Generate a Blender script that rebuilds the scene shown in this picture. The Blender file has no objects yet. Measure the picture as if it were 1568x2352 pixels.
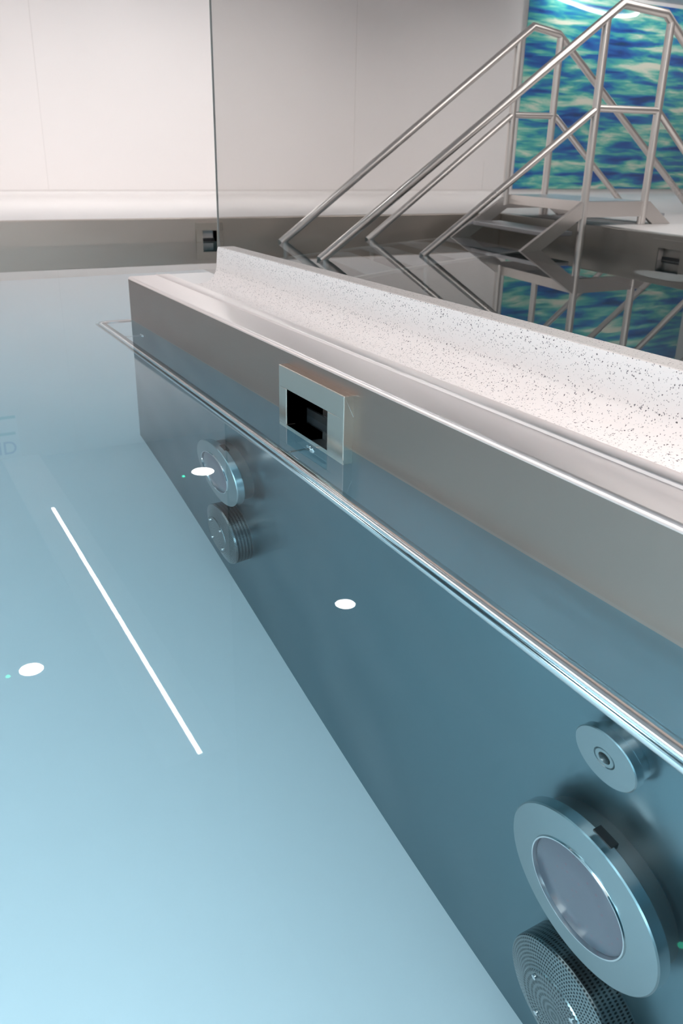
import bpy, bmesh, math
from mathutils import Vector, Matrix

# ------------------------------------------------------------------ camera, world, light, exposure
S = 0.62                      # every length below is in eye heights above the water; S turns it into metres
SC = bpy.context.scene
COL = SC.collection
F_PX, PITCH, PSI, ROLL = 1931.243, 0.402, 0.513, 0.021


def V(x, y, z):
    return Vector((x * S, y * S, z * S))


def make_camera():
    fw = Vector((math.sin(PSI) * math.cos(PITCH), math.cos(PSI) * math.cos(PITCH), -math.sin(PITCH)))
    r = Vector((math.cos(PSI), -math.sin(PSI), 0))
    u = r.cross(fw)
    r2 = r * math.cos(ROLL) + u * math.sin(ROLL)
    u2 = -r * math.sin(ROLL) + u * math.cos(ROLL)
    cd = bpy.data.cameras.new('camera')
    cd.sensor_fit = 'VERTICAL'
    cd.sensor_height = 36.0
    cd.sensor_width = 24.0
    cd.lens = 36.0 * F_PX / 2352.0
    cd.clip_start = 0.02
    cd.dof.use_dof = True
    cd.dof.focus_distance = 1.75
    cd.dof.aperture_fstop = 7.5
    co = bpy.data.objects.new('camera', cd)
    COL.objects.link(co)
    m = Matrix((r2, u2, -fw)).transposed().to_4x4()
    m.translation = V(0, 0, 1)
    co.matrix_world = m
    SC.camera = co


make_camera()
SC.view_settings.view_transform = 'Standard'
SC.view_settings.look = 'None'
SC.view_settings.gamma = 1.0
SC.view_settings.exposure = 0.75
cy = SC.cycles
cy.use_denoising = True
cy.max_bounces = 14
cy.diffuse_bounces = 6
cy.glossy_bounces = 6
cy.transmission_bounces = 10
cy.transparent_max_bounces = 12
cy.volume_bounces = 0
cy.sample_clamp_indirect = 6.0
cy.blur_glossy = 0.6
cy.caustics_refractive = True
cy.caustics_reflective = False

WORLD = bpy.data.worlds.new('world')
SC.world = WORLD
WORLD.use_nodes = True
WORLD.node_tree.nodes['Background'].inputs[0].default_value = (0.9, 0.93, 1.0, 1)
WORLD.node_tree.nodes['Background'].inputs[1].default_value = 0.0


def area(name, loc, aim, size, size_y, power, color=(1, 1, 1), shape='RECTANGLE'):
    ld = bpy.data.lights.new(name, 'AREA')
    ld.shape = shape
    ld.size = size * S
    ld.size_y = size_y * S
    ld.energy = power
    ld.color = color
    o = bpy.data.objects.new(name, ld)
    COL.objects.link(o)
    o.location = V(*loc)
    d = V(*aim) - V(*loc)
    o.rotation_euler = d.to_track_quat('-Z', 'Y').to_euler()
    return o


WARM = (1.0, 0.955, 0.93)
# unseen fill added under the ceiling outside its reflection; lamps in the pool wall opposite
area('ceiling_fill_rear', (1.5, -1.3, 4.15), (1.5, -1.3, 0), 5.0, 2.2, 68, WARM)
area('ceiling_fill_side', (-3.2, 6.5, 4.15), (-3.2, 6.5, 0), 1.6, 9.0, 55, WARM)
area('ceiling_fill_hall', (9.3, 5.0, 4.15), (9.3, 5.0, 0), 3.6, 6.0, 44, WARM)
for i, x_ in enumerate((-1.5, 2.8, 7.0, 11.5)):
    o_ = area('ceiling_fill_far', (x_, 12.0, 4.15), (x_, 14.2, 0.2), 1.6, 0.6, 9, WARM)  # unseen fill added for the far deck and wall foot
    o_.data.spread = math.radians(110)
for i, (py, pw) in enumerate(((0.2, 70), (3.6, 12), (6.6, 5))):
    area('pool_lamp_opposite', (-3.9, py, -1.25), (0.6, py * 0.8 + 0.3, -2.4), 0.75, 0.75, pw, (1.0, 0.97, 0.98), 'DISK')


o_ = area('pool_fill_rear', (-1.0, -1.0, -1.1), (0.15, 1.7, -2.4), 0.5, 0.5, 4, (1.0, 0.97, 0.98), 'DISK')  # unseen lamp added to brighten patches of the near pool floor
o_.data.spread = math.radians(80)


# ------------------------------------------------------------------ materials
def newmat(name):
    m = bpy.data.materials.new(name)
    m.use_nodes = True
    nt = m.node_tree
    return m, nt, nt.nodes['Principled BSDF']


def N(nt, typ, **kw):
    n = nt.nodes.new(typ)
    for k, v in kw.items():
        setattr(n, k, v)
    return n


def plain(name, col, rough=0.5, metal=0.0, spec=0.5):
    m, nt, b = newmat(name)
    b.inputs['Base Color'].default_value = (*col, 1)
    b.inputs['Roughness'].default_value = rough
    b.inputs['Metallic'].default_value = metal
    b.inputs['Specular IOR Level'].default_value = spec
    return m


def steel(name, col=(0.60, 0.585, 0.57), rough=0.3, grain=0.05, stretch=(2, 2, 60), bump=0.02, blotch=0.10, wave=0.0):
    """brushed stainless steel: fine stretched grain in roughness and bump, soft blotches in the roughness"""
    m, nt, b = newmat(name)
    tc = N(nt, 'ShaderNodeTexCoord')
    mp = N(nt, 'ShaderNodeMapping')
    mp.inputs['Scale'].default_value = stretch
    nt.links.new(tc.outputs['Object'], mp.inputs['Vector'])
    n1 = N(nt, 'ShaderNodeTexNoise')
    n1.inputs['Scale'].default_value = 12
    n1.inputs['Detail'].default_value = 3
    nt.links.new(mp.outputs[0], n1.inputs['Vector'])
    n2 = N(nt, 'ShaderNodeTexNoise')
    n2.inputs['Scale'].default_value = 2.5
    n2.inputs['Detail'].default_value = 2
    nt.links.new(tc.outputs['Object'], n2.inputs['Vector'])
    a1 = N(nt, 'ShaderNodeMath', operation='MULTIPLY_ADD')
    a1.inputs[1].default_value = grain
    a1.inputs[2].default_value = rough - grain * 0.5 - blotch * 0.5
    nt.links.new(n1.outputs['Fac'], a1.inputs[0])
    a2 = N(nt, 'ShaderNodeMath', operation='MULTIPLY_ADD')
    a2.inputs[1].default_value = blotch
    nt.links.new(n2.outputs['Fac'], a2.inputs[0])
    nt.links.new(a1.outputs[0], a2.inputs[2])
    nt.links.new(a2.outputs[0], b.inputs['Roughness'])
    bp = N(nt, 'ShaderNodeBump')
    bp.inputs['Strength'].default_value = bump
    bp.inputs['Distance'].default_value = 0.002
    nt.links.new(n1.outputs['Fac'], bp.inputs['Height'])
    nt.links.new(bp.outputs[0], b.inputs['Normal'])
    if wave:
        n3 = N(nt, 'ShaderNodeTexNoise')
        n3.inputs['Scale'].default_value = 1.6
        n3.inputs['Detail'].default_value = 1
        nt.links.new(tc.outputs['Object'], n3.inputs['Vector'])
        b3 = N(nt, 'ShaderNodeBump')
        b3.inputs['Strength'].default_value = 1.0
        b3.inputs['Distance'].default_value = wave
        nt.links.new(n3.outputs['Fac'], b3.inputs['Height'])
        nt.links.new(b3.outputs[0], bp.inputs['Normal'])
    b.inputs['Base Color'].default_value = (*col, 1)
    b.inputs['Metallic'].default_value = 1.0
    return m


def speckled():
    m, nt, b = newmat('speckled_epoxy')
    tc = N(nt, 'ShaderNodeTexCoord')
    base = None
    fac = None
    for sc, th, pick in ((210, 0.30, 0.80), (120, 0.20, 0.86), (330, 0.34, 0.86)):
        vo = N(nt, 'ShaderNodeTexVoronoi')
        vo.inputs['Scale'].default_value = sc
        nz = N(nt, 'ShaderNodeTexNoise')
        nz.inputs['Scale'].default_value = sc * 2
        va = N(nt, 'ShaderNodeMixRGB', blend_type='ADD')
        va.inputs['Fac'].default_value = 0.006
        nt.links.new(tc.outputs['Object'], nz.inputs['Vector'])
        nt.links.new(tc.outputs['Object'], va.inputs[1])
        nt.links.new(nz.outputs['Color'], va.inputs[2])
        nt.links.new(va.outputs[0], vo.inputs['Vector'])
        lt = N(nt, 'ShaderNodeMath', operation='LESS_THAN')
        lt.inputs[1].default_value = th
        nt.links.new(vo.outputs['Distance'], lt.inputs[0])
        sp = N(nt, 'ShaderNodeSeparateColor')
        nt.links.new(vo.outputs['Color'], sp.inputs[0])
        gt = N(nt, 'ShaderNodeMath', operation='GREATER_THAN')
        gt.inputs[1].default_value = pick
        nt.links.new(sp.outputs[0], gt.inputs[0])
        mu = N(nt, 'ShaderNodeMath', operation='MULTIPLY')
        nt.links.new(lt.outputs[0], mu.inputs[0])
        nt.links.new(gt.outputs[0], mu.inputs[1])
        if fac is None:
            fac = mu
        else:
            mx = N(nt, 'ShaderNodeMath', operation='MAXIMUM')
            nt.links.new(fac.outputs[0], mx.inputs[0])
            nt.links.new(mu.outputs[0], mx.inputs[1])
            fac = mx
    mc = N(nt, 'ShaderNodeMixRGB')
    mc.inputs[1].default_value = (0.83, 0.77, 0.75, 1)
    mc.inputs[2].default_value = (0.13, 0.11, 0.12, 1)
    nt.links.new(fac.outputs[0], mc.inputs[0])
    nt.links.new(mc.outputs[0], b.inputs['Base Color'])
    b.inputs['Roughness'].default_value = 0.42
    bn = N(nt, 'ShaderNodeTexNoise')
    bn.inputs['Scale'].default_value = 240
    nt.links.new(tc.outputs['Object'], bn.inputs['Vector'])
    bp = N(nt, 'ShaderNodeBump')
    bp.inputs['Strength'].default_value = 0.25
    bp.inputs['Distance'].default_value = 0.001
    nt.links.new(bn.outputs['Fac'], bp.inputs['Height'])
    nt.links.new(bp.outputs[0], b.inputs['Normal'])
    return m


def mural_mat():
    m, nt, b = newmat('mural_print')
    tc = N(nt, 'ShaderNodeTexCoord')
    mp = N(nt, 'ShaderNodeMapping')
    mp.inputs['Scale'].default_value = (0.7, 1.0, 5.2)
    mp.inputs['Rotation'].default_value = (0, math.radians(-4), 0)
    nt.links.new(tc.outputs['Object'], mp.inputs['Vector'])
    n0 = N(nt, 'ShaderNodeTexNoise')
    n0.inputs['Scale'].default_value = 1.3
    nt.links.new(mp.outputs[0], n0.inputs['Vector'])
    wv = N(nt, 'ShaderNodeMixRGB', blend_type='LINEAR_LIGHT')
    wv.inputs['Fac'].default_value = 0.32
    nt.links.new(mp.outputs[0], wv.inputs[1])
    nt.links.new(n0.outputs['Color'], wv.inputs[2])
    n1 = N(nt, 'ShaderNodeTexNoise')
    n1.inputs['Scale'].default_value = 1.5
    n1.inputs['Detail'].default_value = 5.0
    n1.inputs['Roughness'].default_value = 0.55
    nt.links.new(wv.outputs[0], n1.inputs['Vector'])
    cr = N(nt, 'ShaderNodeValToRGB')
    cr.color_ramp.interpolation = 'B_SPLINE'
    els = [(0.27, (0.005, 0.05, 0.10)), (0.36, (0.01, 0.055, 0.30)), (0.43, (0.015, 0.13, 0.44)),
           (0.48, (0.02, 0.26, 0.42)), (0.52, (0.06, 0.42, 0.40)), (0.56, (0.15, 0.55, 0.44)),
           (0.615, (0.50, 0.70, 0.58)), (0.67, (0.85, 0.82, 0.68))]
    er = cr.color_ramp.elements
    er[0].position, er[0].color = els[0][0], (*els[0][1], 1)
    er[1].position, er[1].color = els[-1][0], (*els[-1][1], 1)
    for p_, c_ in els[1:-1]:
        e = er.new(p_)
        e.color = (*c_, 1)
    nt.links.new(n1.outputs['Fac'], cr.inputs[0])
    nt.links.new(cr.outputs[0], b.inputs['Base Color'])
    b.inputs['Roughness'].default_value = 0.04
    return m


def wall_mat(name, col):
    m, nt, b = newmat(name)
    tc = N(nt, 'ShaderNodeTexCoord')
    n1 = N(nt, 'ShaderNodeTexNoise')
    n1.inputs['Scale'].default_value = 1.2
    n1.inputs['Detail'].default_value = 2
    nt.links.new(tc.outputs['Object'], n1.inputs['Vector'])
    mc = N(nt, 'ShaderNodeMixRGB')
    mc.inputs[1].default_value = (*col, 1)
    mc.inputs[2].default_value = (*[c * 0.965 for c in col], 1)
    nt.links.new(n1.outputs['Fac'], mc.inputs[0])
    nt.links.new(mc.outputs[0], b.inputs['Base Color'])
    b.inputs['Roughness'].default_value = 0.45
    return m


def water_mat():
    m = bpy.data.materials.new('clear_water')
    m.use_nodes = True
    nt = m.node_tree
    nt.nodes.clear()
    out = N(nt, 'ShaderNodeOutputMaterial')
    g = N(nt, 'ShaderNodeBsdfGlass')
    g.inputs['IOR'].default_value = 1.333
    g.inputs['Roughness'].default_value = 0.0
    g.inputs['Color'].default_value = (1, 1, 1, 1)
    nt.links.new(g.outputs[0], out.inputs['Surface'])
    va = N(nt, 'ShaderNodeVolumeAbsorption')
    va.inputs['Color'].default_value = (0.10, 0.77, 0.93, 1)
    va.inputs['Density'].default_value = 0.17
    nt.links.new(va.outputs[0], out.inputs['Volume'])
    return m


def tinted_glass():
    m = bpy.data.materials.new('grey_tinted_glass')
    m.use_nodes = True
    nt = m.node_tree
    nt.nodes.clear()
    out = N(nt, 'ShaderNodeOutputMaterial')
    t = N(nt, 'ShaderNodeBsdfTransparent')
    t.inputs['Color'].default_value = (0.845, 0.845, 0.84, 1)
    g = N(nt, 'ShaderNodeBsdfGlossy')
    g.inputs['Roughness'].default_value = 0.0
    g.inputs['Color'].default_value = (0.8, 0.8, 0.8, 1)
    mx = N(nt, 'ShaderNodeMixShader')
    mx.inputs[0].default_value = 0.012
    nt.links.new(t.outputs[0], mx.inputs[1])
    nt.links.new(g.outputs[0], mx.inputs[2])
    nt.links.new(mx.outputs[0], out.inputs['Surface'])
    return m


def emis(name, col, st):
    m = bpy.data.materials.new(name)
    m.use_nodes = True
    nt = m.node_tree
    nt.nodes.clear()
    out = N(nt, 'ShaderNodeOutputMaterial')
    e = N(nt, 'ShaderNodeEmission')
    e.inputs[0].default_value = (*col, 1)
    e.inputs[1].default_value = st
    nt.links.new(e.outputs[0], out.inputs['Surface'])
    return m


def lens_mat():
    m, nt, b = newmat('lamp_lens')
    tc = N(nt, 'ShaderNodeTexCoord')
    vo = N(nt, 'ShaderNodeTexVoronoi')
    vo.inputs['Scale'].default_value = 70
    nt.links.new(tc.outputs['Object'], vo.inputs['Vector'])
    lt = N(nt, 'ShaderNodeMath', operation='LESS_THAN')
    lt.inputs[1].default_value = 0.17
    nt.links.new(vo.outputs['Distance'], lt.inputs[0])
    mc = N(nt, 'ShaderNodeMixRGB')
    mc.inputs[1].default_value = (0.095, 0.09, 0.11, 1)
    mc.inputs[2].default_value = (0.13, 0.07, 0.09, 1)
    nt.links.new(lt.outputs[0], mc.inputs[0])
    nt.links.new(mc.outputs[0], b.inputs['Base Color'])
    b.inputs['Roughness'].default_value = 0.3
    return m


def perforated(name, nu, nv, radial=True):
    """steel sheet with rows of punched holes; u runs round, v along the profile"""
    m, nt, b = newmat(name)
    uv = N(nt, 'ShaderNodeUVMap')
    sx = N(nt, 'ShaderNodeSeparateXYZ')
    nt.links.new(uv.outputs[0], sx.inputs[0])

    def cell(sock, n, off=None):
        mu = N(nt, 'ShaderNodeMath', operation='MULTIPLY')
        mu.inputs[1].default_value = n
        nt.links.new(sock, mu.inputs[0])
        last = mu
        if off is not None:
            ad = N(nt, 'ShaderNodeMath', operation='ADD')
            nt.links.new(mu.outputs[0], ad.inputs[0])
            nt.links.new(off.outputs[0], ad.inputs[1])
            last = ad
        fr = N(nt, 'ShaderNodeMath', operation='FRACT')
        nt.links.new(last.outputs[0], fr.inputs[0])
        sb = N(nt, 'ShaderNodeMath', operation='SUBTRACT')
        sb.inputs[1].default_value = 0.5
        nt.links.new(fr.outputs[0], sb.inputs[0])
        return sb, mu
    cv, mv = cell(sx.outputs[1], nv)
    fl = N(nt, 'ShaderNodeMath', operation='FLOOR')
    nt.links.new(mv.outputs[0], fl.inputs[0])
    hf = N(nt, 'ShaderNodeMath', operation='MULTIPLY')
    hf.inputs[1].default_value = 0.5
    nt.links.new(fl.outputs[0], hf.inputs[0])
    cu, _ = cell(sx.outputs[0], nu, hf)
    cb = N(nt, 'ShaderNodeCombineXYZ')
    nt.links.new(cu.outputs[0], cb.inputs[0])
    nt.links.new(cv.outputs[0], cb.inputs[1])
    ln = N(nt, 'ShaderNodeVectorMath', operation='LENGTH')
    nt.links.new(cb.outputs[0], ln.inputs[0])
    lt = N(nt, 'ShaderNodeMath', operation='LESS_THAN')
    lt.inputs[1].default_value = 0.31
    nt.links.new(ln.outputs['Value'], lt.inputs[0])
    mc = N(nt, 'ShaderNodeMixRGB')
    mc.inputs[1].default_value = (0.20, 0.22, 0.225, 1)
    mc.inputs[2].default_value = (0.03, 0.04, 0.045, 1)
    nt.links.new(lt.outputs[0], mc.inputs[0])
    nt.links.new(mc.outputs[0], b.inputs['Base Color'])
    b.inputs['Metallic'].default_value = 0.9
    b.inputs['Roughness'].default_value = 0.25
    return m


M = {
    'wall': wall_mat('white_wall_panel', (0.86, 0.825, 0.815)),
    'ceiling': wall_mat('ceiling_paint', (0.60, 0.60, 0.62)),
    'soffit': wall_mat('soffit_paint', (0.88, 0.87, 0.88)),
    'seam': plain('joint_sealant', (0.76, 0.73, 0.715), 0.6),
    'deck': wall_mat('white_epoxy', (0.84, 0.81, 0.80)),
    'speckle': speckled(),
    'pool': plain('pool_floor_coating', (0.72, 0.76, 0.81), 0.45),
    'band': steel('divider_steel_warm_light', (0.345, 0.28, 0.25), 0.36, 0.06, (1, 1, 30), 0.015, 0.12),  # same sheet as below the water, warm reflected light put into its colour
    'tank': steel('tank_steel_water_light', (0.15, 0.225, 0.255), 0.32, 0.015, (1, 1, 30), 0.001, 0.12, 0.05),  # bluish light of the deep water put into the steel colour
    'dark': steel('shade_dark_steel', (0.20, 0.20, 0.20), 0.36),  # darkened steel, shade put into its colour
    'steel': steel('brushed_steel', (0.60, 0.58, 0.57), 0.26, 0.08, (1, 1, 40), 0.02, 0.12),
    'coping': steel('satin_coping_steel', (0.92, 0.865, 0.85), 0.36, 0.06, (40, 1, 1), 0.02, 0.08),
    'rim': steel('weathered_rim_steel', (0.51, 0.455, 0.41), 0.42, 0.08, (1, 1, 20), 0.03, 0.2),
    'rim_dark': steel('dark_rim_steel', (0.33, 0.32, 0.30), 0.38, 0.08, (1, 1, 20), 0.03, 0.2),
    'rail': steel('polished_rail_steel', (0.86, 0.83, 0.82), 0.12, 0.01, (30, 1, 30), 0.0, 0.03),
    'stairs': steel('satin_stair_steel', (0.76, 0.725, 0.70), 0.30, 0.06, (4, 4, 4), 0.01, 0.1),
    'tread': steel('tread_steel', (0.50, 0.52, 0.56), 0.30),
    'fit': plain('satin_fitting_steel', (0.30, 0.345, 0.355), 0.30, 1.0),
    'mirror': plain('polished_fitting_steel', (0.75, 0.74, 0.74), 0.08, 1.0),
    'throat': plain('skimmer_throat_steel', (0.74, 0.68, 0.65), 0.4, 0.0),
    'edge': plain('glass_edge', (0.52, 0.53, 0.52), 0.3),
    'black': plain('black_recess', (0.006, 0.008, 0.01), 0.5),
    'bronze': plain('skimmer_frame_steel', (0.62, 0.58, 0.52), 0.22, 1.0),
    'lens': lens_mat(),
    'perf_side': perforated('perforated_side', 150, 5),
    'perf_front': perforated('perforated_front', 110, 9),
    'perf_disc': perforated('perforated_disc', 70, 8),
    'mural': mural_mat(),
    'water': water_mat(),
    'glass': tinted_glass(),
    'lamp': emis('downlight_glow', (1.0, 0.99, 0.98), 45),
    'strip': emis('strip_glow', (1.0, 0.97, 0.95), 16),
    'ring': emis('curved_light_glow', (1.0, 1.0, 1.0), 22),
    'led': emis('green_indicator', (0.05, 1.0, 0.55), 6),
    'letter': plain('blue_letter', (0.12, 0.14, 0.45), 0.6),
    'board': plain('white_board', (0.9, 0.9, 0.92), 0.5),
    'bar': plain('teal_bar', (0.15, 0.4, 0.4), 0.6),
    'white': plain('white_plastic', (0.8, 0.8, 0.8), 0.4),
}


# ------------------------------------------------------------------ mesh helpers (eye-height units)
def obj(name, bm, mat, parent=None, smooth=False, bevel=0.0, seg=2):
    me = bpy.data.meshes.new(name)
    bmesh.ops.recalc_face_normals(bm, faces=bm.faces)
    bm.to_mesh(me)
    bm.free()
    for mm in (mat if isinstance(mat, (list, tuple)) else [mat]):
        me.materials.append(mm)
    o = bpy.data.objects.new(name, me)
    COL.objects.link(o)
    if parent is not None:
        o.parent = parent
        # geometry is written in world coordinates; parents are pure translations
        chain = parent
        off = Vector((0, 0, 0))
        while chain is not None:
            off += chain.location
            chain = chain.parent
        o.data.transform(Matrix.Translation(-off))
    if smooth:
        for p in me.polygons:
            p.use_smooth = True
        me.set_sharp_from_angle(angle=math.radians(38))
    if bevel:
        b = o.modifiers.new('bevel', 'BEVEL')
        b.width = bevel * S
        b.segments = seg
        b.limit_method = 'ANGLE'
    return o


def thing(name, label, cat, loc, group=None):
    o = bpy.data.objects.new(name, None)
    COL.objects.link(o)
    o.location = V(*loc)
    o['label'] = label
    o['category'] = cat
    if group:
        o['group'] = group
    return o


def struct(o, label=None):
    o['kind'] = 'structure'
    if label:
        o['label'] = label
    return o


def prism(bm, pts, a, b):
    """pts: list of 3-vectors (closed polygon), swept from offset a to offset b (3-tuples)"""
    n = len(pts)
    va = [bm.verts.new(V(p[0] + a[0], p[1] + a[1], p[2] + a[2])) for p in pts]
    vb = [bm.verts.new(V(p[0] + b[0], p[1] + b[1], p[2] + b[2])) for p in pts]
    bm.faces.new(va[::-1])
    bm.faces.new(vb)
    for i in range(n):
        j = (i + 1) % n
        bm.faces.new((va[i], va[j], vb[j], vb[i]))


def box(bm, x0, x1, y0, y1, z0, z1):
    prism(bm, [(x0, y0, z0), (x1, y0, z0), (x1, y1, z0), (x0, y1, z0)], (0, 0, 0), (0, 0, z1 - z0))


def bx(*a):
    bm = bmesh.new()
    box(bm, *a)
    return bm


def hexa(bm, p):
    """eight corners: bottom 0-3, top 4-7"""
    v = [bm.verts.new(V(*q)) for q in p]
    for f in ((3, 2, 1, 0), (4, 5, 6, 7), (0, 1, 5, 4), (1, 2, 6, 5), (2, 3, 7, 6), (3, 0, 4, 7)):
        bm.faces.new([v[i] for i in f])


def tube(bm, path, r, seg=20, cap=True):
    P = [V(*p) for p in path]
    rings = []
    prev_n = None
    for i, p in enumerate(P):
        if i == 0:
            t = (P[1] - P[0]).normalized()
        elif i == len(P) - 1:
            t = (P[-1] - P[-2]).normalized()
        else:
            t = ((P[i + 1] - p).normalized() + (p - P[i - 1]).normalized()).normalized()
        if prev_n is None:
            a = Vector((0, 0, 1)) if abs(t.z) < 0.9 else Vector((1, 0, 0))
            n = t.cross(a).normalized()
        else:
            n = (prev_n - t * prev_n.dot(t)).normalized()
        prev_n = n
        b = t.cross(n)
        k = 1.0
        if 0 < i < len(P) - 1:
            c = (P[i + 1] - p).normalized().dot(t)
            k = 1.0 / max(c, 0.6)
        mit = None
        if 0 < i < len(P) - 1:
            d = (P[i + 1] - p).normalized() - (p - P[i - 1]).normalized()
            if d.length > 1e-5:
                mit = d.normalized()
        ring = []
        for s in range(seg):
            an = 2 * math.pi * s / seg
            o = n * math.cos(an) + b * math.sin(an)
            if mit is not None:
                o = o + mit * (o.dot(mit) * (k - 1))
            ring.append(bm.verts.new(p + o * r * S))
        rings.append(ring)
    for A, B in zip(rings, rings[1:]):
        for s in range(seg):
            bm.faces.new((A[s], A[(s + 1) % seg], B[(s + 1) % seg], B[s]))
    if cap:
        bm.faces.new(rings[0][::-1])
        bm.faces.new(rings[-1])


def tb(path, r, seg=20):
    bm = bmesh.new()
    tube(bm, path, r, seg)
    return bm


def bend(path, rad, n=6):
    """round the inner corners of a polyline"""
    out = [path[0]]
    for i in range(1, len(path) - 1):
        a, p, c = Vector(path[i - 1]), Vector(path[i]), Vector(path[i + 1])
        da, dc = (a - p).normalized(), (c - p).normalized()
        s, e = p + da * rad, p + dc * rad
        for k in range(n + 1):
            t = k / n
            out.append(tuple(s * (1 - t) ** 2 + p * 2 * t * (1 - t) + e * t * t))
    out.append(path[-1])
    return out


def lathe_x(x0, cy_, cz, prof, seg=72, closed=False):
    """profile of (offset from the wall towards -x, radius), turned round an axis along x; UV: u round, v along"""
    bm = bmesh.new()
    uv = bm.loops.layers.uv.new('UVMap')
    L = [0.0]
    for (a, b), (c, d) in zip(prof, prof[1:]):
        L.append(L[-1] + math.hypot(c - a, d - b))
    rings = []
    for off, r in prof:
        if r < 1e-6:
            rings.append([bm.verts.new(V(x0 - off, cy_, cz))])
        else:
            rings.append([bm.verts.new(V(x0 - off, cy_ + r * math.cos(2 * math.pi * s / seg), cz + r * math.sin(2 * math.pi * s / seg))) for s in range(seg)])
    for k, (A, B) in enumerate(zip(rings, rings[1:])):
        v0, v1 = L[k] / L[-1], L[k + 1] / L[-1]
        for s in range(seg):
            t = (s + 1) % seg
            u0, u1 = s / seg, (s + 1) / seg
            if len(A) == 1 and len(B) == 1:
                continue
            if len(A) == 1:
                f = bm.faces.new((A[0], B[s], B[t]))
                uvs = [(u0, v0), (u0, v1), (u1, v1)]
            elif len(B) == 1:
                f = bm.faces.new((A[s], A[t], B[0]))
                uvs = [(u0, v0), (u1, v0), (u0, v1)]
            else:
                f = bm.faces.new((A[s], A[t], B[t], B[s]))
                uvs = [(u0, v0), (u1, v0), (u1, v1), (u0, v1)]
            for lp, q in zip(f.loops, uvs):
                lp[uv].uv = q
    return bm


def lathe_z(cx, cy_, prof, seg=48):
    """profile of (z, radius) round a vertical axis"""
    bm = bmesh.new()
    rings = []
    for z, r in prof:
        if r < 1e-6:
            rings.append([bm.verts.new(V(cx, cy_, z))])
        else:
            rings.append([bm.verts.new(V(cx + r * math.cos(2 * math.pi * s / seg), cy_ + r * math.sin(2 * math.pi * s / seg), z)) for s in range(seg)])
    for A, B in zip(rings, rings[1:]):
        for s in range(seg):
            t = (s + 1) % seg
            if len(A) == 1:
                bm.faces.new((A[0], B[s], B[t]))
            elif len(B) == 1:
                bm.faces.new((A[s], A[t], B[0]))
            else:
                bm.faces.new((A[s], A[t], B[t], B[s]))
    return bm


# ------------------------------------------------------------------ measures
XA, H, D, YC = 1.476, 0.266, 2.411, 5.428       # divider face, freeboard, depth, divider end
XG = 1.668                                      # groove in the coping
XW = 1.742                                      # steel / epoxy boundary
XK0, XK1, ZK, YK = 1.906, 2.01, 0.476, 4.965    # kerb
YF, YW, ZC = 10.136, 15.5, 4.24                 # far rim, far wall, ceiling
PX0, PY0 = -4.2, -1.2                           # pool left and rear walls
RX = lambda y: 8.25 + (y - YF) * 0.149          # right rim

# ------------------------------------------------------------------ room shell
struct(obj('wall_far', bx(-5.5, 19.5, YW, YW + 0.3, -0.2, ZC), M['wall']), 'white panelled wall behind the pool')
struct(obj('wall_left', bx(-5.8, -5.5, -2.5, YW, -0.2, ZC), M['wall']))
struct(obj('wall_right', bx(19.5, 19.8, -2.5, YW, -0.2, ZC), M['wall']))
struct(obj('wall_rear', bx(-5.5, 19.5, -2.8, -2.5, -0.2, ZC), M['wall']))
struct(obj('ceiling', bx(-5.8, 19.8, -2.8, YW + 0.3, ZC, ZC + 0.3), M['ceiling']))

# seams of the wall panels
for k, (xs, z0, z1) in enumerate(((3.0, 0.36, ZC), (8.84, 0.36, ZC), (12.03, 0.36, 0.95), (-1.5, 0.36, ZC))):
    struct(obj('trim_%d' % (k + 1), bx(xs - 0.004, xs + 0.004, YW - 0.006, YW + 0.01, z0, z1), M['seam']))
struct(obj('trim_6', bx(-5.5, 19.5, YW - 0.022, YW, 0.352, 0.366), M['seam']))
# coved skirting at the foot of the far wall
bm = bmesh.new()
R_ = 0.10
pr = [(0, YW + 0.02, H - 0.02), (0, YW + 0.02, 0.36), (0, YW - 0.018, 0.36)]
for k in range(9):
    a = math.pi / 2 * k / 8
    pr.append((0, YW - 0.012 - R_ * 2.0 * (1 - math.cos(a)), H + R_ * (1 - math.sin(a)) * 0.8))
pr.append((0, YW - 0.25, H - 0.02))
prism(bm, pr, (-5.5, 0, 0), (19.5, 0, 0))
struct(obj('baseboard_far', bm, M['deck'], smooth=True), 'white coved skirting along the foot of the far wall')

# deck round the pool: far side, right side, left side, rear
struct(obj('floor', bx(-5.5, 19.5, YF + 0.12, YW, H - 0.25, H - 0.004), M['deck']), 'white floor beyond the far pool rim')
bm = bmesh.new()
hexa(bm, [(RX(PY0) + 0.12, -2.5, H - 0.25), (19.5, -2.5, H - 0.25), (19.5, YF + 0.12, H - 0.25), (RX(YF) + 0.12, YF + 0.12, H - 0.25),
          (RX(PY0) + 0.12, -2.5, H - 0.004), (19.5, -2.5, H - 0.004), (19.5, YF + 0.12, H - 0.004), (RX(YF) + 0.12, YF + 0.12, H - 0.004)])
struct(obj('floor_right', bm, M['deck']))
struct(obj('floor_left', bx(-5.5, PX0 - 0.12, -2.5, YF + 0.12, H - 0.25, H - 0.004), M['deck']))
struct(obj('floor_rear', bx(PX0 - 0.12, RX(PY0) + 0.12, -2.5, PY0 - 0.12, H - 0.25, H - 0.004), M['deck']))

# soffit with the strip light, mounted under the ceiling
struct(obj('ceiling_soffit', bx(1.66, 2.30, 6.17, YW - 0.001, ZC - 0.05, ZC - 0.001), M['soffit']), 'lower white ceiling soffit that carries the strip light')

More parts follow.
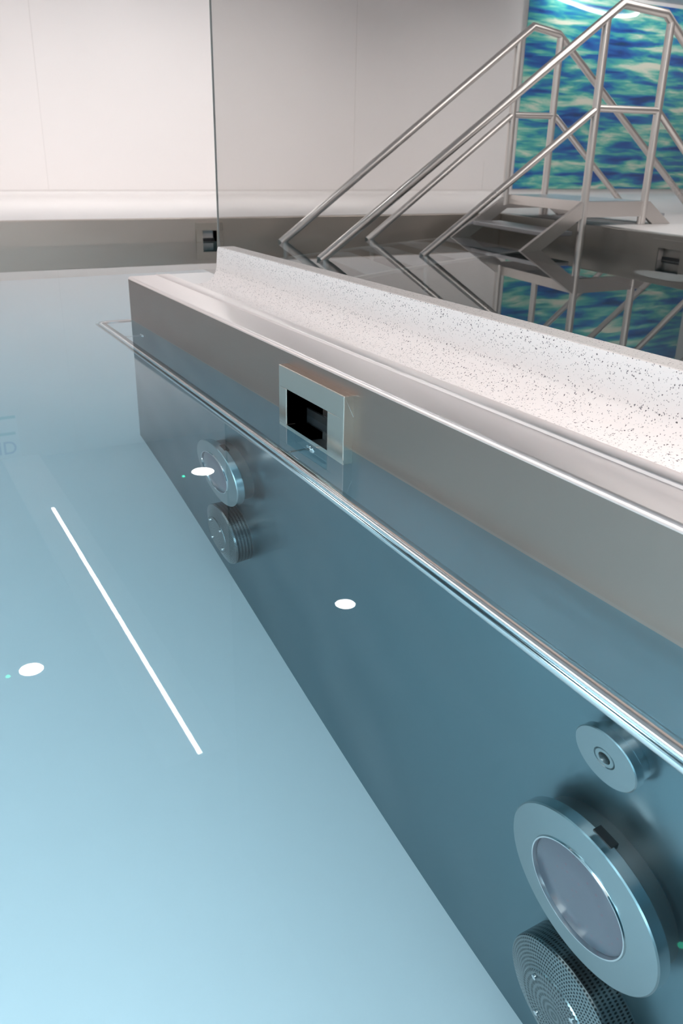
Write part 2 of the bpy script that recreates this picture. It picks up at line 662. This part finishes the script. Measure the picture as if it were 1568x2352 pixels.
# ------------------------------------------------------------------ pool shell
struct(obj('floor_pool', bx(PX0 - 0.3, RX(YF) + 0.3, PY0 - 0.3, YF + 0.3, -D - 0.2, -D), M['pool']), 'pale pool floor under the water')
for nm, q in (('floor_shade_right', (3.7, RX(YF) + 0.2, PY0 - 0.2, YF + 0.2)), ('floor_shade_behind', (XK1 + 0.02, 3.7, PY0 - 0.2, YC))):  # dark sheets added as shade under the water behind the glass
    struct(obj(nm, bx(q[0], q[1], q[2], q[3], -D, -D + 0.02), M['dark']), 'dark sheet laid on the pool floor as shade behind the dividing wall')


def rim(name, x0, x1, y0, y1, mat, label):
    return struct(obj(name, bx(x0, x1, y0, y1, -D - 0.1, H), mat, bevel=0.01), label)


rim('wall_pool_far', PX0 - 0.12, RX(YF) + 0.12, YF, YF + 0.14, M['rim'], 'steel pool rim along the far side of the water')
rim('wall_pool_left', PX0 - 0.14, PX0, PY0 - 0.12, YF, M['tank'], None)
rim('wall_pool_rear', PX0 - 0.12, RX(PY0) + 0.12, PY0 - 0.14, PY0, M['tank'], None)
bm = bmesh.new()
a0, a1 = PY0 - 0.12, YF
hexa(bm, [(RX(a0), a0, -D - 0.1), (RX(a0) + 0.14, a0, -D - 0.1), (RX(a1) + 0.14, a1, -D - 0.1), (RX(a1), a1, -D - 0.1),
          (RX(a0), a0, H), (RX(a0) + 0.14, a0, H), (RX(a1) + 0.14, a1, H), (RX(a1), a1, H)])
struct(obj('wall_pool_right', bm, M['rim_dark'], bevel=0.01), 'steel pool rim on the right beyond the stairs')

# divider: tall steel wall with a folded coping
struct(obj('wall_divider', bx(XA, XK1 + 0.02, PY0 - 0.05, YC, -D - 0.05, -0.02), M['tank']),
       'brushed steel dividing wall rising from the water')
bm = bmesh.new()
rb = 0.017
prof = [(XA, 0, H - rb)]
for k in range(1, 7):
    a = math.pi / 2 * k / 6
    prof.append((XA + rb - rb * math.cos(a), 0, H - rb + rb * math.sin(a)))
prof += [(XG - 0.012, 0, H + 0.001), (XG - 0.007, 0, H + 0.007), (XG - 0.001, 0, H + 0.005), (XG + 0.003, 0, H - 0.008),
         (XG + 0.009, 0, H + 0.001), (XG + 0.014, 0, H + 0.004), (XW, 0, H + 0.004), (XW, 0, H - 0.02), (XK1 + 0.02, 0, H - 0.02), (XK1 + 0.02, 0, H - rb)]
prism(bm, prof, (0, PY0 - 0.05, 0), (0, YC, 0))
struct(obj('wall_divider_upper', bx(XA, XK1 + 0.02, PY0 - 0.05, YC, -0.02, H - rb), M['band']), 'brushed steel dividing wall above the water, with reflected light put into its colour')
struct(obj('trim_5', bm, M['coping'], smooth=True), 'flat folded steel coping with a fine groove on top of the dividing wall')

# speckled ledge that sweeps up into the kerb under the glass
bm = bmesh.new()
pr = [(XW, 0, H - 0.018), (XW, 0, H + 0.002)]
rc = 0.105
for k in range(13):
    a = math.pi / 2 * k / 12
    pr.append((XK0 - 0.012 - rc + rc * math.sin(a), 0, H + 0.002 + rc - rc * math.cos(a)))
pr += [(XK0 - 0.006, 0, ZK - 0.03), (XK0, 0, ZK), (XK1, 0, ZK), (XK1, 0, H - 0.018)]
prism(bm, pr, (0, PY0, 0), (0, YK, 0))
struct(obj('floor_ledge', bm, M['speckle'], smooth=True), 'white ledge flecked with black, curving up to the glass')
struct(obj('floor_ledge_end', bx(XW, XK1, YK, YC, H - 0.018, H + 0.002), M['deck']))

# ------------------------------------------------------------------ water
bm = bmesh.new()
e = 0.05
hexa(bm, [(PX0 - e, PY0 - e, -D - 0.06), (RX(PY0) + e, PY0 - e, -D - 0.06), (RX(YF) + e, YF + e, -D - 0.06), (PX0 - e, YF + e, -D - 0.06),
          (PX0 - e, PY0 - e, 0), (RX(PY0) + e, PY0 - e, 0), (RX(YF) + e, YF + e, 0), (PX0 - e, YF + e, 0)])
wo = obj('pool_water', bm, M['water'])
wo['kind'] = 'stuff'
wo['label'] = 'still clear blue water filling the steel pool'
wo['category'] = 'water'

# ------------------------------------------------------------------ glass partition
gp = obj('glass_partition', bx(XK0 + 0.003, XK0 + 0.014, PY0, YK - 0.002, ZK - 0.03, ZC - 0.01), M['glass'])
obj('edge', bx(XK0 + 0.003, XK0 + 0.014, YK - 0.002, YK + 0.002, ZK - 0.03, ZC - 0.01), M['edge'], gp)
gp['label'] = 'tall grey-tinted glass partition standing on the speckled kerb'
gp['category'] = 'glass partition'

# ------------------------------------------------------------------ mural
mu = thing('mural_panel', 'blue and turquoise rippled-water mural hung on the white wall behind the stairs', 'mural', (12.82, YW, 0.38))
obj('print', bx(12.82, 19.0, YW - 0.06, YW - 0.045, 0.38, 4.16), M['mural'], mu)
obj('backing', bx(12.84, 18.98, YW - 0.045, YW - 0.002, 0.40, 4.14), M['white'], mu)

# ------------------------------------------------------------------ wall sign (seen only in the water)
sg = thing('wall_sign', 'white sign with blue capitals high on the far wall, mirrored in the water', 'sign', (1.2, YW, 3.2))
obj('board', bx(0.2, 2.0, YW - 0.03, YW, 3.40, 4.18), M['board'], sg)
for k, z in enumerate((3.40, 3.70)):
    obj('line', bx(0.2, 1.98 - 0.03 * k, YW - 0.036, YW - 0.03, z, z + 0.05), M['bar'], sg)
fc = bpy.data.curves.new('letters', 'FONT')
fc.body = 'ND'
fc.size = 0.34 * S
fc.extrude = 0.004 * S
fc.align_x = 'RIGHT'
fc.materials.append(M['letter'])
fo = bpy.data.objects.new('letters', fc)
COL.objects.link(fo)
fo.parent = sg
fo.location = V(1.95, YW - 0.036, 3.87) - sg.location
fo.rotation_euler = (math.pi / 2, 0, 0)
lm = bpy.data.meshes.new_from_object(fo.evaluated_get(bpy.context.evaluated_depsgraph_get()))
lo = bpy.data.objects.new('lettering', lm)
COL.objects.link(lo)
lo.parent = sg
lo.location = fo.location
lo.rotation_euler = fo.rotation_euler
bpy.data.objects.remove(fo)

# ------------------------------------------------------------------ rail under the water along the divider
rx, rz, rr = XA - 0.16, -0.24, 0.037
gr = thing('grab_rail', 'polished steel grab rail just under the water along the dividing wall', 'grab rail', (rx, 2.0, rz))
path = bend([(rx, PY0 + 0.1, rz), (rx, YC + 0.20, rz), (XA + 0.25, YC + 0.20, rz), (XA + 0.25, YC, rz)], 0.07)
obj('rail', tb(path, rr, 32), M['rail'], gr, smooth=True)
for yb in (2.88, 5.19, 0.55):
    br = obj('bracket', tb(bend([(rx, yb, rz - 0.01), (rx + 0.01, yb, rz - 0.05), (XA + 0.005, yb, rz - 0.05)], 0.01, 3), 0.011, 12), M['mirror'], gr, smooth=True)
    obj('flange', lathe_x(XA, yb, rz - 0.05, [(0, 0.036), (0.006, 0.036), (0.010, 0.030), (0.012, 0.0)], 24), M['mirror'], br, smooth=True)


# ------------------------------------------------------------------ fittings on the divider
def pool_light(cy_, cz, label):
    t = thing('underwater_light', label, 'pool light', (XA, cy_, cz), 'round underwater lights on the dividing wall')
    obj('housing', lathe_x(XA, cy_, cz, [(0, 0.243), (0.052, 0.243), (0.058, 0.238)], 96), M['dark'], t, smooth=True)  # dark colour stands for the shadow gap behind the cover ring
    obj('rim_band', lathe_x(XA, cy_, cz, [(0.058, 0.20), (0.058, 0.268), (0.062, 0.272), (0.096, 0.272)], 96), M['mirror'], t, smooth=True)
    ring = obj('cover_ring', lathe_x(XA, cy_, cz, [(0.096, 0.272), (0.100, 0.268), (0.106, 0.20),
                                               (0.108, 0.176), (0.104, 0.172), (0.104, 0.168)], 96), M['fit'], t, smooth=True)
    obj('bead', lathe_x(XA, cy_, cz, [(0.102, 0.176), (0.113, 0.173), (0.113, 0.169), (0.100, 0.167)], 96), M['mirror'], ring, smooth=True)
    obj('lens', lathe_x(XA, cy_, cz, [(0.098, 0.169), (0.105, 0.16), (0.110, 0.08), (0.111, 0.0)], 96), M['lens'], t, smooth=True)
    # dark notch cut in the rim, and its clip
    for an in (94,):
        bm = bmesh.new()
        a = math.radians(an)
        c, s = math.cos(a), math.sin(a)
        pts = []
        for (tt, rr_) in ((-0.032, 0.250), (0.032, 0.250), (0.032, 0.2745), (-0.032, 0.2745)):
            pts.append((XA - 0.046, cy_ + c * rr_ - s * tt, cz + s * rr_ + c * tt))
        prism(bm, pts, (0, 0, 0), (-0.026, 0, 0))
        obj('notch', bm, M['black'], t)
    return t


pool_light(1.124, -1.255, 'large round underwater light nearest the camera, low on the dividing wall')
pool_light(3.72, -1.255, 'farther round underwater light, below the skimmer near the wall corner')


def jet(cy_, cz, label):
    t = thing('water_jet', label, 'jet nozzle', (XA, cy_, cz))
    obj('base', lathe_x(XA, cy_, cz, [(0, 0.094), (0.026, 0.094), (0.028, 0.088)], 64), M['mirror'], t, smooth=True)
    obj('rim_band', lathe_x(XA, cy_, cz, [(0.028, 0.08), (0.028, 0.102), (0.031, 0.105), (0.054, 0.105)], 64), M['mirror'], t, smooth=True)
    obj('face_plate', lathe_x(XA, cy_, cz, [(0.054, 0.105), (0.057, 0.102), (0.058, 0.036), (0.052, 0.033)], 64), M['fit'], t, smooth=True)
    nz = obj('nozzle', lathe_x(XA, cy_, cz, [(0.050, 0.034), (0.058, 0.031), (0.058, 0.020), (0.050, 0.017), (0.03, 0.016)], 48), M['fit'], t, smooth=True)
    obj('bore', lathe_x(XA, cy_, cz, [(0.034, 0.0), (0.034, 0.0175)], 32), M['black'], nz)
    return t


jet(1.153, -0.669, 'small round steel jet nozzle with a dark bore, just under the grab rail')


def drain(cy_, cz, r, label):
    t = thing('suction_drain', label, 'drain cover', (XA, cy_, cz), 'perforated suction covers on the dividing wall')
    obj('side_band', lathe_x(XA, cy_, cz, [(0, r * 0.985), (0.085, r)], 96), M['perf_side'], t, smooth=True)
    obj('front_ring', lathe_x(XA, cy_, cz, [(0.085, r), (0.093, r * 0.985), (0.115, r * 0.62)], 96), M['perf_front'], t, smooth=True)
    d = obj('front_disc', lathe_x(XA, cy_, cz, [(0.115, r * 0.62), (0.119, r * 0.60), (0.120, r * 0.1), (0.120, 0)], 96), M['perf_disc'], t, smooth=True)
    for k in range(4):
        a = math.radians(35 + 90 * k)
        obj('screw', lathe_x(XA, cy_ + r * 0.5 * math.cos(a), cz + r * 0.5 * math.sin(a), [(0.118, 0.009), (0.125, 0.008), (0.127, 0.0)], 16), M['mirror'], d, smooth=True)
    return t


drain(1.12, -1.86, 0.22, 'perforated round suction cover cut off by the bottom edge of the photo')
drain(3.70, -1.86, 0.20, 'farther round suction cover near the pool floor, under the far light')


# ------------------------------------------------------------------ skimmers
def skimmer(o, ax, nrm, w0, w1, o0, o1, zt, zb, ot, ob, label, proud=0.04, fm='bronze', group='square steel skimmer mouths in the pool rims'):
    """o: origin on the wall plane; ax: unit vector along the wall; nrm: unit vector out of the wall to the water"""
    o, ax, nrm = Vector(o), Vector(ax), Vector(nrm)

    def P(a, n, z):
        q = o + ax * a + nrm * n
        return (q.x, q.y, z)
    t = thing('skimmer', label, 'skimmer', P((w0 + w1) / 2, 0, zb), group)
    bm = bmesh.new()
    for (a0_, a1_, z0_, z1_) in ((w0, w1, ot, zt), (w0, w1, zb, ob), (w0, o0, ob, ot), (o1, w1, ob, ot)):
        hexa(bm, [P(a0_, -0.005, z0_), P(a1_, -0.005, z0_), P(a1_, proud, z0_), P(a0_, proud, z0_),
                  P(a0_, -0.005, z1_), P(a1_, -0.005, z1_), P(a1_, proud, z1_), P(a0_, proud, z1_)])
    bmesh.ops.remove_doubles(bm, verts=bm.verts, dist=1e-5)
    # drop faces shared by two neighbouring bars
    obj('frame', bm, M[fm], t, bevel=0.003)
    bm = bmesh.new()
    dp = -0.13
    q = [P(o0, proud - 0.004, ob), P(o1, proud - 0.004, ob), P(o1, proud - 0.004, ot), P(o0, proud - 0.004, ot)]
    r_ = [P(o0, dp, ob), P(o1, dp, ob), P(o1, dp, ot), P(o0, dp, ot)]
    va = [bm.verts.new(V(*x)) for x in q]
    vb = [bm.verts.new(V(*x)) for x in r_]
    for i in range(4):
        j = (i + 1) % 4
        bm.faces.new((va[i], va[j], vb[j], vb[i]))
    bm.faces.new(vb)
    obj('throat', bm, M['throat'], t)
    bm = bmesh.new()
    hexa(bm, [P(o0 + 0.01, -0.06, ob), P(o1 - 0.01, -0.06, ob), P(o1 - 0.01, -0.05, ob), P(o0 + 0.01, -0.05, ob),
              P(o0 + 0.01, -0.06, 0.03), P(o1 - 0.01, -0.06, 0.03), P(o1 - 0.01, -0.05, 0.03), P(o0 + 0.01, -0.05, 0.03)])
    obj('weir_flap', bm, M['black'], t)
    return t


def cut(wall, x0, x1, y0, y1, z0, z1):
    """open the wall behind a skimmer mouth"""
    c = obj('cutter', bx(x0, x1, y0, y1, z0, z1), M['dark'])
    md = wall.modifiers.new('opening', 'BOOLEAN')
    md.operation = 'DIFFERENCE'
    md.solver = 'EXACT'
    md.object = c
    dg = bpy.context.evaluated_depsgraph_get()
    me = bpy.data.meshes.new_from_object(wall.evaluated_get(dg))
    wall.modifiers.clear()
    wall.data = me
    bpy.data.objects.remove(c)


W = bpy.data.objects
for w_ in ('wall_divider', 'wall_divider_upper'):
    cut(W[w_], XA - 0.05, XA + 0.17, 2.675, 3.03, -0.11, 0.118)
skimmer((XA, 0, 0), (0, 1, 0), (-1, 0, 0), 2.548, 3.10, 2.675, 3.03, 0.205, -0.155, 0.118, -0.11,
        'square steel skimmer mouth in the dividing wall above the grab rail')
cut(W['wall_pool_far'], 3.70, 3.88, YF - 0.05, YF + 0.125, -0.055, 0.125)
skimmer((0, YF, 0), (1, 0, 0), (0, -1, 0), 3.615, 3.96, 3.70, 3.88, 0.215, -0.20, 0.125, -0.055,
        'small distant skimmer mouth in the far rim left of the glass edge', 0.02)
ang = math.atan(0.149)
axr = (math.sin(ang), math.cos(ang), 0)
cut(W['wall_pool_right'], RX(6.4) - 0.05, RX(6.4) + 0.125, 6.40, 6.756, -0.06, 0.125)
skimmer((RX(6.4), 6.4, 0), axr, (-math.cos(ang), math.sin(ang), 0), -0.12, 0.47, 0.0, 0.36, 0.215, -0.20, 0.125, -0.06,
        'dark skimmer mouth in the right-hand rim, seen through the glass', 0.012, 'rim_dark')

# ------------------------------------------------------------------ stairs over the right rim
YN, YR_ = 7.95, 9.75
st = thing('pool_stairs', 'steel stairs with a landing leading over the rim into the water behind the glass', 'stairs', (8.2, 8.85, H))


def at(xn, xf, y):
    return xn + (xf - xn) * (y - YN) / (YR_ - YN)


def bar(pts, y, th):
    """flat bar polygon in the x-z plane at y, th thick"""
    bm = bmesh.new()
    prism(bm, [(x, y - th / 2, z) for x, z in pts], (0, 0, 0), (0, th, 0))
    return bm


for (y, dx) in ((YN, 0.0), (YR_, 0.31)):
    # side frame: stringer down into the water, level landing beam, stringer down to the deck
    x0, x1, x2, x3 = 7.68 + dx, 8.80 + dx * 0.2, 9.30 + dx * 0.2, 6.80 + dx * 1.2
    sl = 0.60
    zt = 0.535
    w = 0.175
    k = sl * 3.2
    obj('stringer', bar([(x0, zt), (x0 + 0.10, zt), (x0 + 0.02, zt - w), (x0 - 4.0, zt - w - 4.02 * sl), (x0 - 4.0, zt - 4.0 * sl)], y, 0.05), M['stairs'], st)
    obj('landing_beam', bar([(x0 + 0.10, zt), (x1, zt), (x1, zt - w), (x0 + 0.02, zt - w)], y, 0.05), M['stairs'], st)
    obj('stringer', bar([(x1, zt), (x1 + 0.42, H - 0.002), (x1 + 0.10, H - 0.002), (x1 - 0.06, zt - w), (x1, zt - w)], y, 0.05), M['stairs'], st)
    obj('leg', tb([(x1 - 0.12, y, H - 0.002), (x1 - 0.12, y, zt - 0.02)], 0.03, 12), M['stairs'], st, smooth=True)

# landing plate with its edge, and the treads
bm = bmesh.new()
hexa(bm, [(7.72, YN + 0.03, 0.50), (8.80, YN + 0.03, 0.50), (8.86, YR_ - 0.03, 0.50), (8.03, YR_ - 0.03, 0.50),
          (7.72, YN + 0.03, 0.54), (8.80, YN + 0.03, 0.54), (8.86, YR_ - 0.03, 0.54), (8.03, YR_ - 0.03, 0.54)])
obj('landing_plate', bm, M['tread'], st)
bm = bmesh.new()
hexa(bm, [(7.70, YN, 0.42), (7.74, YN, 0.42), (8.05, YR_, 0.42), (8.01, YR_, 0.42),
          (7.70, YN, 0.538), (7.74, YN, 0.538), (8.05, YR_, 0.538), (8.01, YR_, 0.538)])
obj('landing_edge', bm, M['stairs'], st)
for k in range(6):
    z = 0.20 - 0.36 * k
    xn = 7.14 - 0.60 * k
    bm = bmesh.new()
    hexa(bm, [(xn, YN + 0.02, z - 0.05), (xn + 0.46, YN + 0.02, z - 0.05), (xn + 0.77, YR_ - 0.02, z - 0.05), (xn + 0.31, YR_ - 0.02, z - 0.05),
              (xn, YN + 0.02, z), (xn + 0.46, YN + 0.02, z), (xn + 0.77, YR_ - 0.02, z), (xn + 0.31, YR_ - 0.02, z)])
    obj('tread', bm, M['tread'], st, bevel=0.006)
bm = bmesh.new()
hexa(bm, [(8.86, YN + 0.02, 0.36), (9.14, YN + 0.02, 0.36), (9.20, YR_ - 0.02, 0.36), (8.92, YR_ - 0.02, 0.36),
          (8.86, YN + 0.02, 0.39), (9.14, YN + 0.02, 0.39), (9.20, YR_ - 0.02, 0.39), (8.92, YR_ - 0.02, 0.39)])
obj('tread', bm, M['tread'], st)

TR = 0.047
SIDES = (
    # y, water x of upper rail, top corner, far top corner, water x of mid rail, mid joints, posts
    (YN, 4.17, (7.93, 2.60), (8.62, 2.56), 5.43, (7.74, 1.545), (8.72, 1.555), 7.72, 8.72),
    (YR_, 4.57, (8.20, 2.575), (8.64, 2.52), 5.80, (7.98, 1.53), (8.72, 1.54), 7.98, 8.68),
)
for (y, xw, T1, T2, xm, M1, M2, p1, p2) in SIDES:
    hr = obj('handrail', bmesh.new(), M['stairs'], st)
    s1 = T1[1] / (T1[0] - xw)
    xe = T2[0] + (T2[1] - H) / 0.71
    bm = bmesh.new()
    tube(bm, [(xw - 0.01, y, -0.01 * s1), (T1[0], y, T1[1]), (T2[0], y, T2[1]), (xe, y, H - 0.002)], TR, 20)
    hr.data.materials.clear()
    me = bpy.data.meshes.new('handrail')
    bmesh.ops.recalc_face_normals(bm, faces=bm.faces)
    bm.to_mesh(me)
    bm.free()
    me.materials.append(M['stairs'])
    hr.data = me
    me.transform(Matrix.Translation(-st.location))
    for p in me.polygons:
        p.use_smooth = True
    me.set_sharp_from_angle(angle=math.radians(38))
    s2 = M1[1] / (M1[0] - xm)
    obj('mid_rail', tb([(xm - 0.01, y, -0.01 * s2), (M1[0], y, M1[1])], TR * 0.85, 16), M['stairs'], hr, smooth=True)
    obj('mid_rail', tb([(M1[0], y, M1[1]), (M2[0], y, M2[1])], TR * 0.85, 16), M['stairs'], hr, smooth=True)
    obj('mid_rail', tb([(M2[0], y, M2[1]), (M2[0] + (M2[1] - 0.45) / 0.75, y, 0.45), (M2[0] + (M2[1] - 0.45) / 0.75 - 0.03, y, H - 0.002)], TR * 0.85, 16), M['stairs'], hr, smooth=True)
    obj('leg', tb([(xw + 0.06, y, -D + 0.03), (xw + 0.06, y, 0.01)], 0.030, 12), M['stairs'], hr, smooth=True)
    obj('leg', tb([(xm + 0.06, y, -D + 0.03), (xm + 0.06, y, 0.01)], 0.027, 12), M['stairs'], hr, smooth=True)
    obj('post', tb([(p1, y, -D + 0.03 if y == YN else 0.4), (p1, y, (p1 - xw) * s1 - 0.01)], TR, 16), M['stairs'], hr, smooth=True)
    obj('post', tb([(p2, y, H - 0.002), (p2, y, T2[1] - (p2 - T2[0]) * 0.71 - 0.01)], TR, 16), M['stairs'], hr, smooth=True)


# ------------------------------------------------------------------ ceiling lights
def downlight(cx, cy_, r, label, led=True):
    t = thing('ceiling_downlight', label, 'downlight', (cx, cy_, ZC), 'round ceiling downlights')
    obj('bezel', lathe_z(cx, cy_, [(ZC, r * 1.22), (ZC - 0.012, r * 1.20), (ZC - 0.016, r * 1.02), (ZC - 0.004, r)]), M['white'], t, smooth=True)
    obj('diffuser', lathe_z(cx, cy_, [(ZC - 0.008, r * 1.01), (ZC - 0.010, 0)]), M['lamp'], t)
    if led:
        obj('indicator', lathe_z(cx - led[0], cy_ - led[1], [(ZC, 0.028), (ZC - 0.012, 0.022), (ZC - 0.014, 0.0)], 12), M['led'], t)
    return t


downlight(4.72, 13.42, 0.19, 'round ceiling light whose reflection lies on the far underwater lamp', (0.38, 0.06))
downlight(4.64, 8.09, 0.125, 'round ceiling light reflected as a white spot in the middle of the pool wall', None)
downlight(0.885, 8.38, 0.125, 'round ceiling light reflected at the left edge over the pale floor', (0.245, 0.013))
downlight(4.62, 2.62, 0.125, 'round ceiling light with a green indicator reflected at the lower right', (0.25, 0.02))

sl_ = thing('strip_light', 'long thin strip light in the ceiling soffit, reflected as a white line', 'strip light', (2.0, 9.45, ZC - 0.06))
obj('profile', bx(1.97, 2.04, 6.13, 12.78, ZC - 0.058, ZC - 0.0495), M['white'], sl_)
obj('diffuser', bx(1.982, 2.026, 6.15, 12.76, ZC - 0.064, ZC - 0.0575), M['strip'], sl_)

cl = thing('curved_light', 'curved white ceiling light reflected across the top of the mural', 'curved light', (15.8, 14.2, ZC - 0.04))
obj('tube', tb(bend([(13.3, 15.1, ZC - 0.04), (14.6, 14.5, ZC - 0.04), (15.8, 13.95, ZC - 0.04), (17.1, 13.55, ZC - 0.04), (17.35, 13.95, ZC - 0.04), (16.9, 14.45, ZC - 0.04)], 0.3), 0.04, 10), M['ring'], cl, smooth=True)
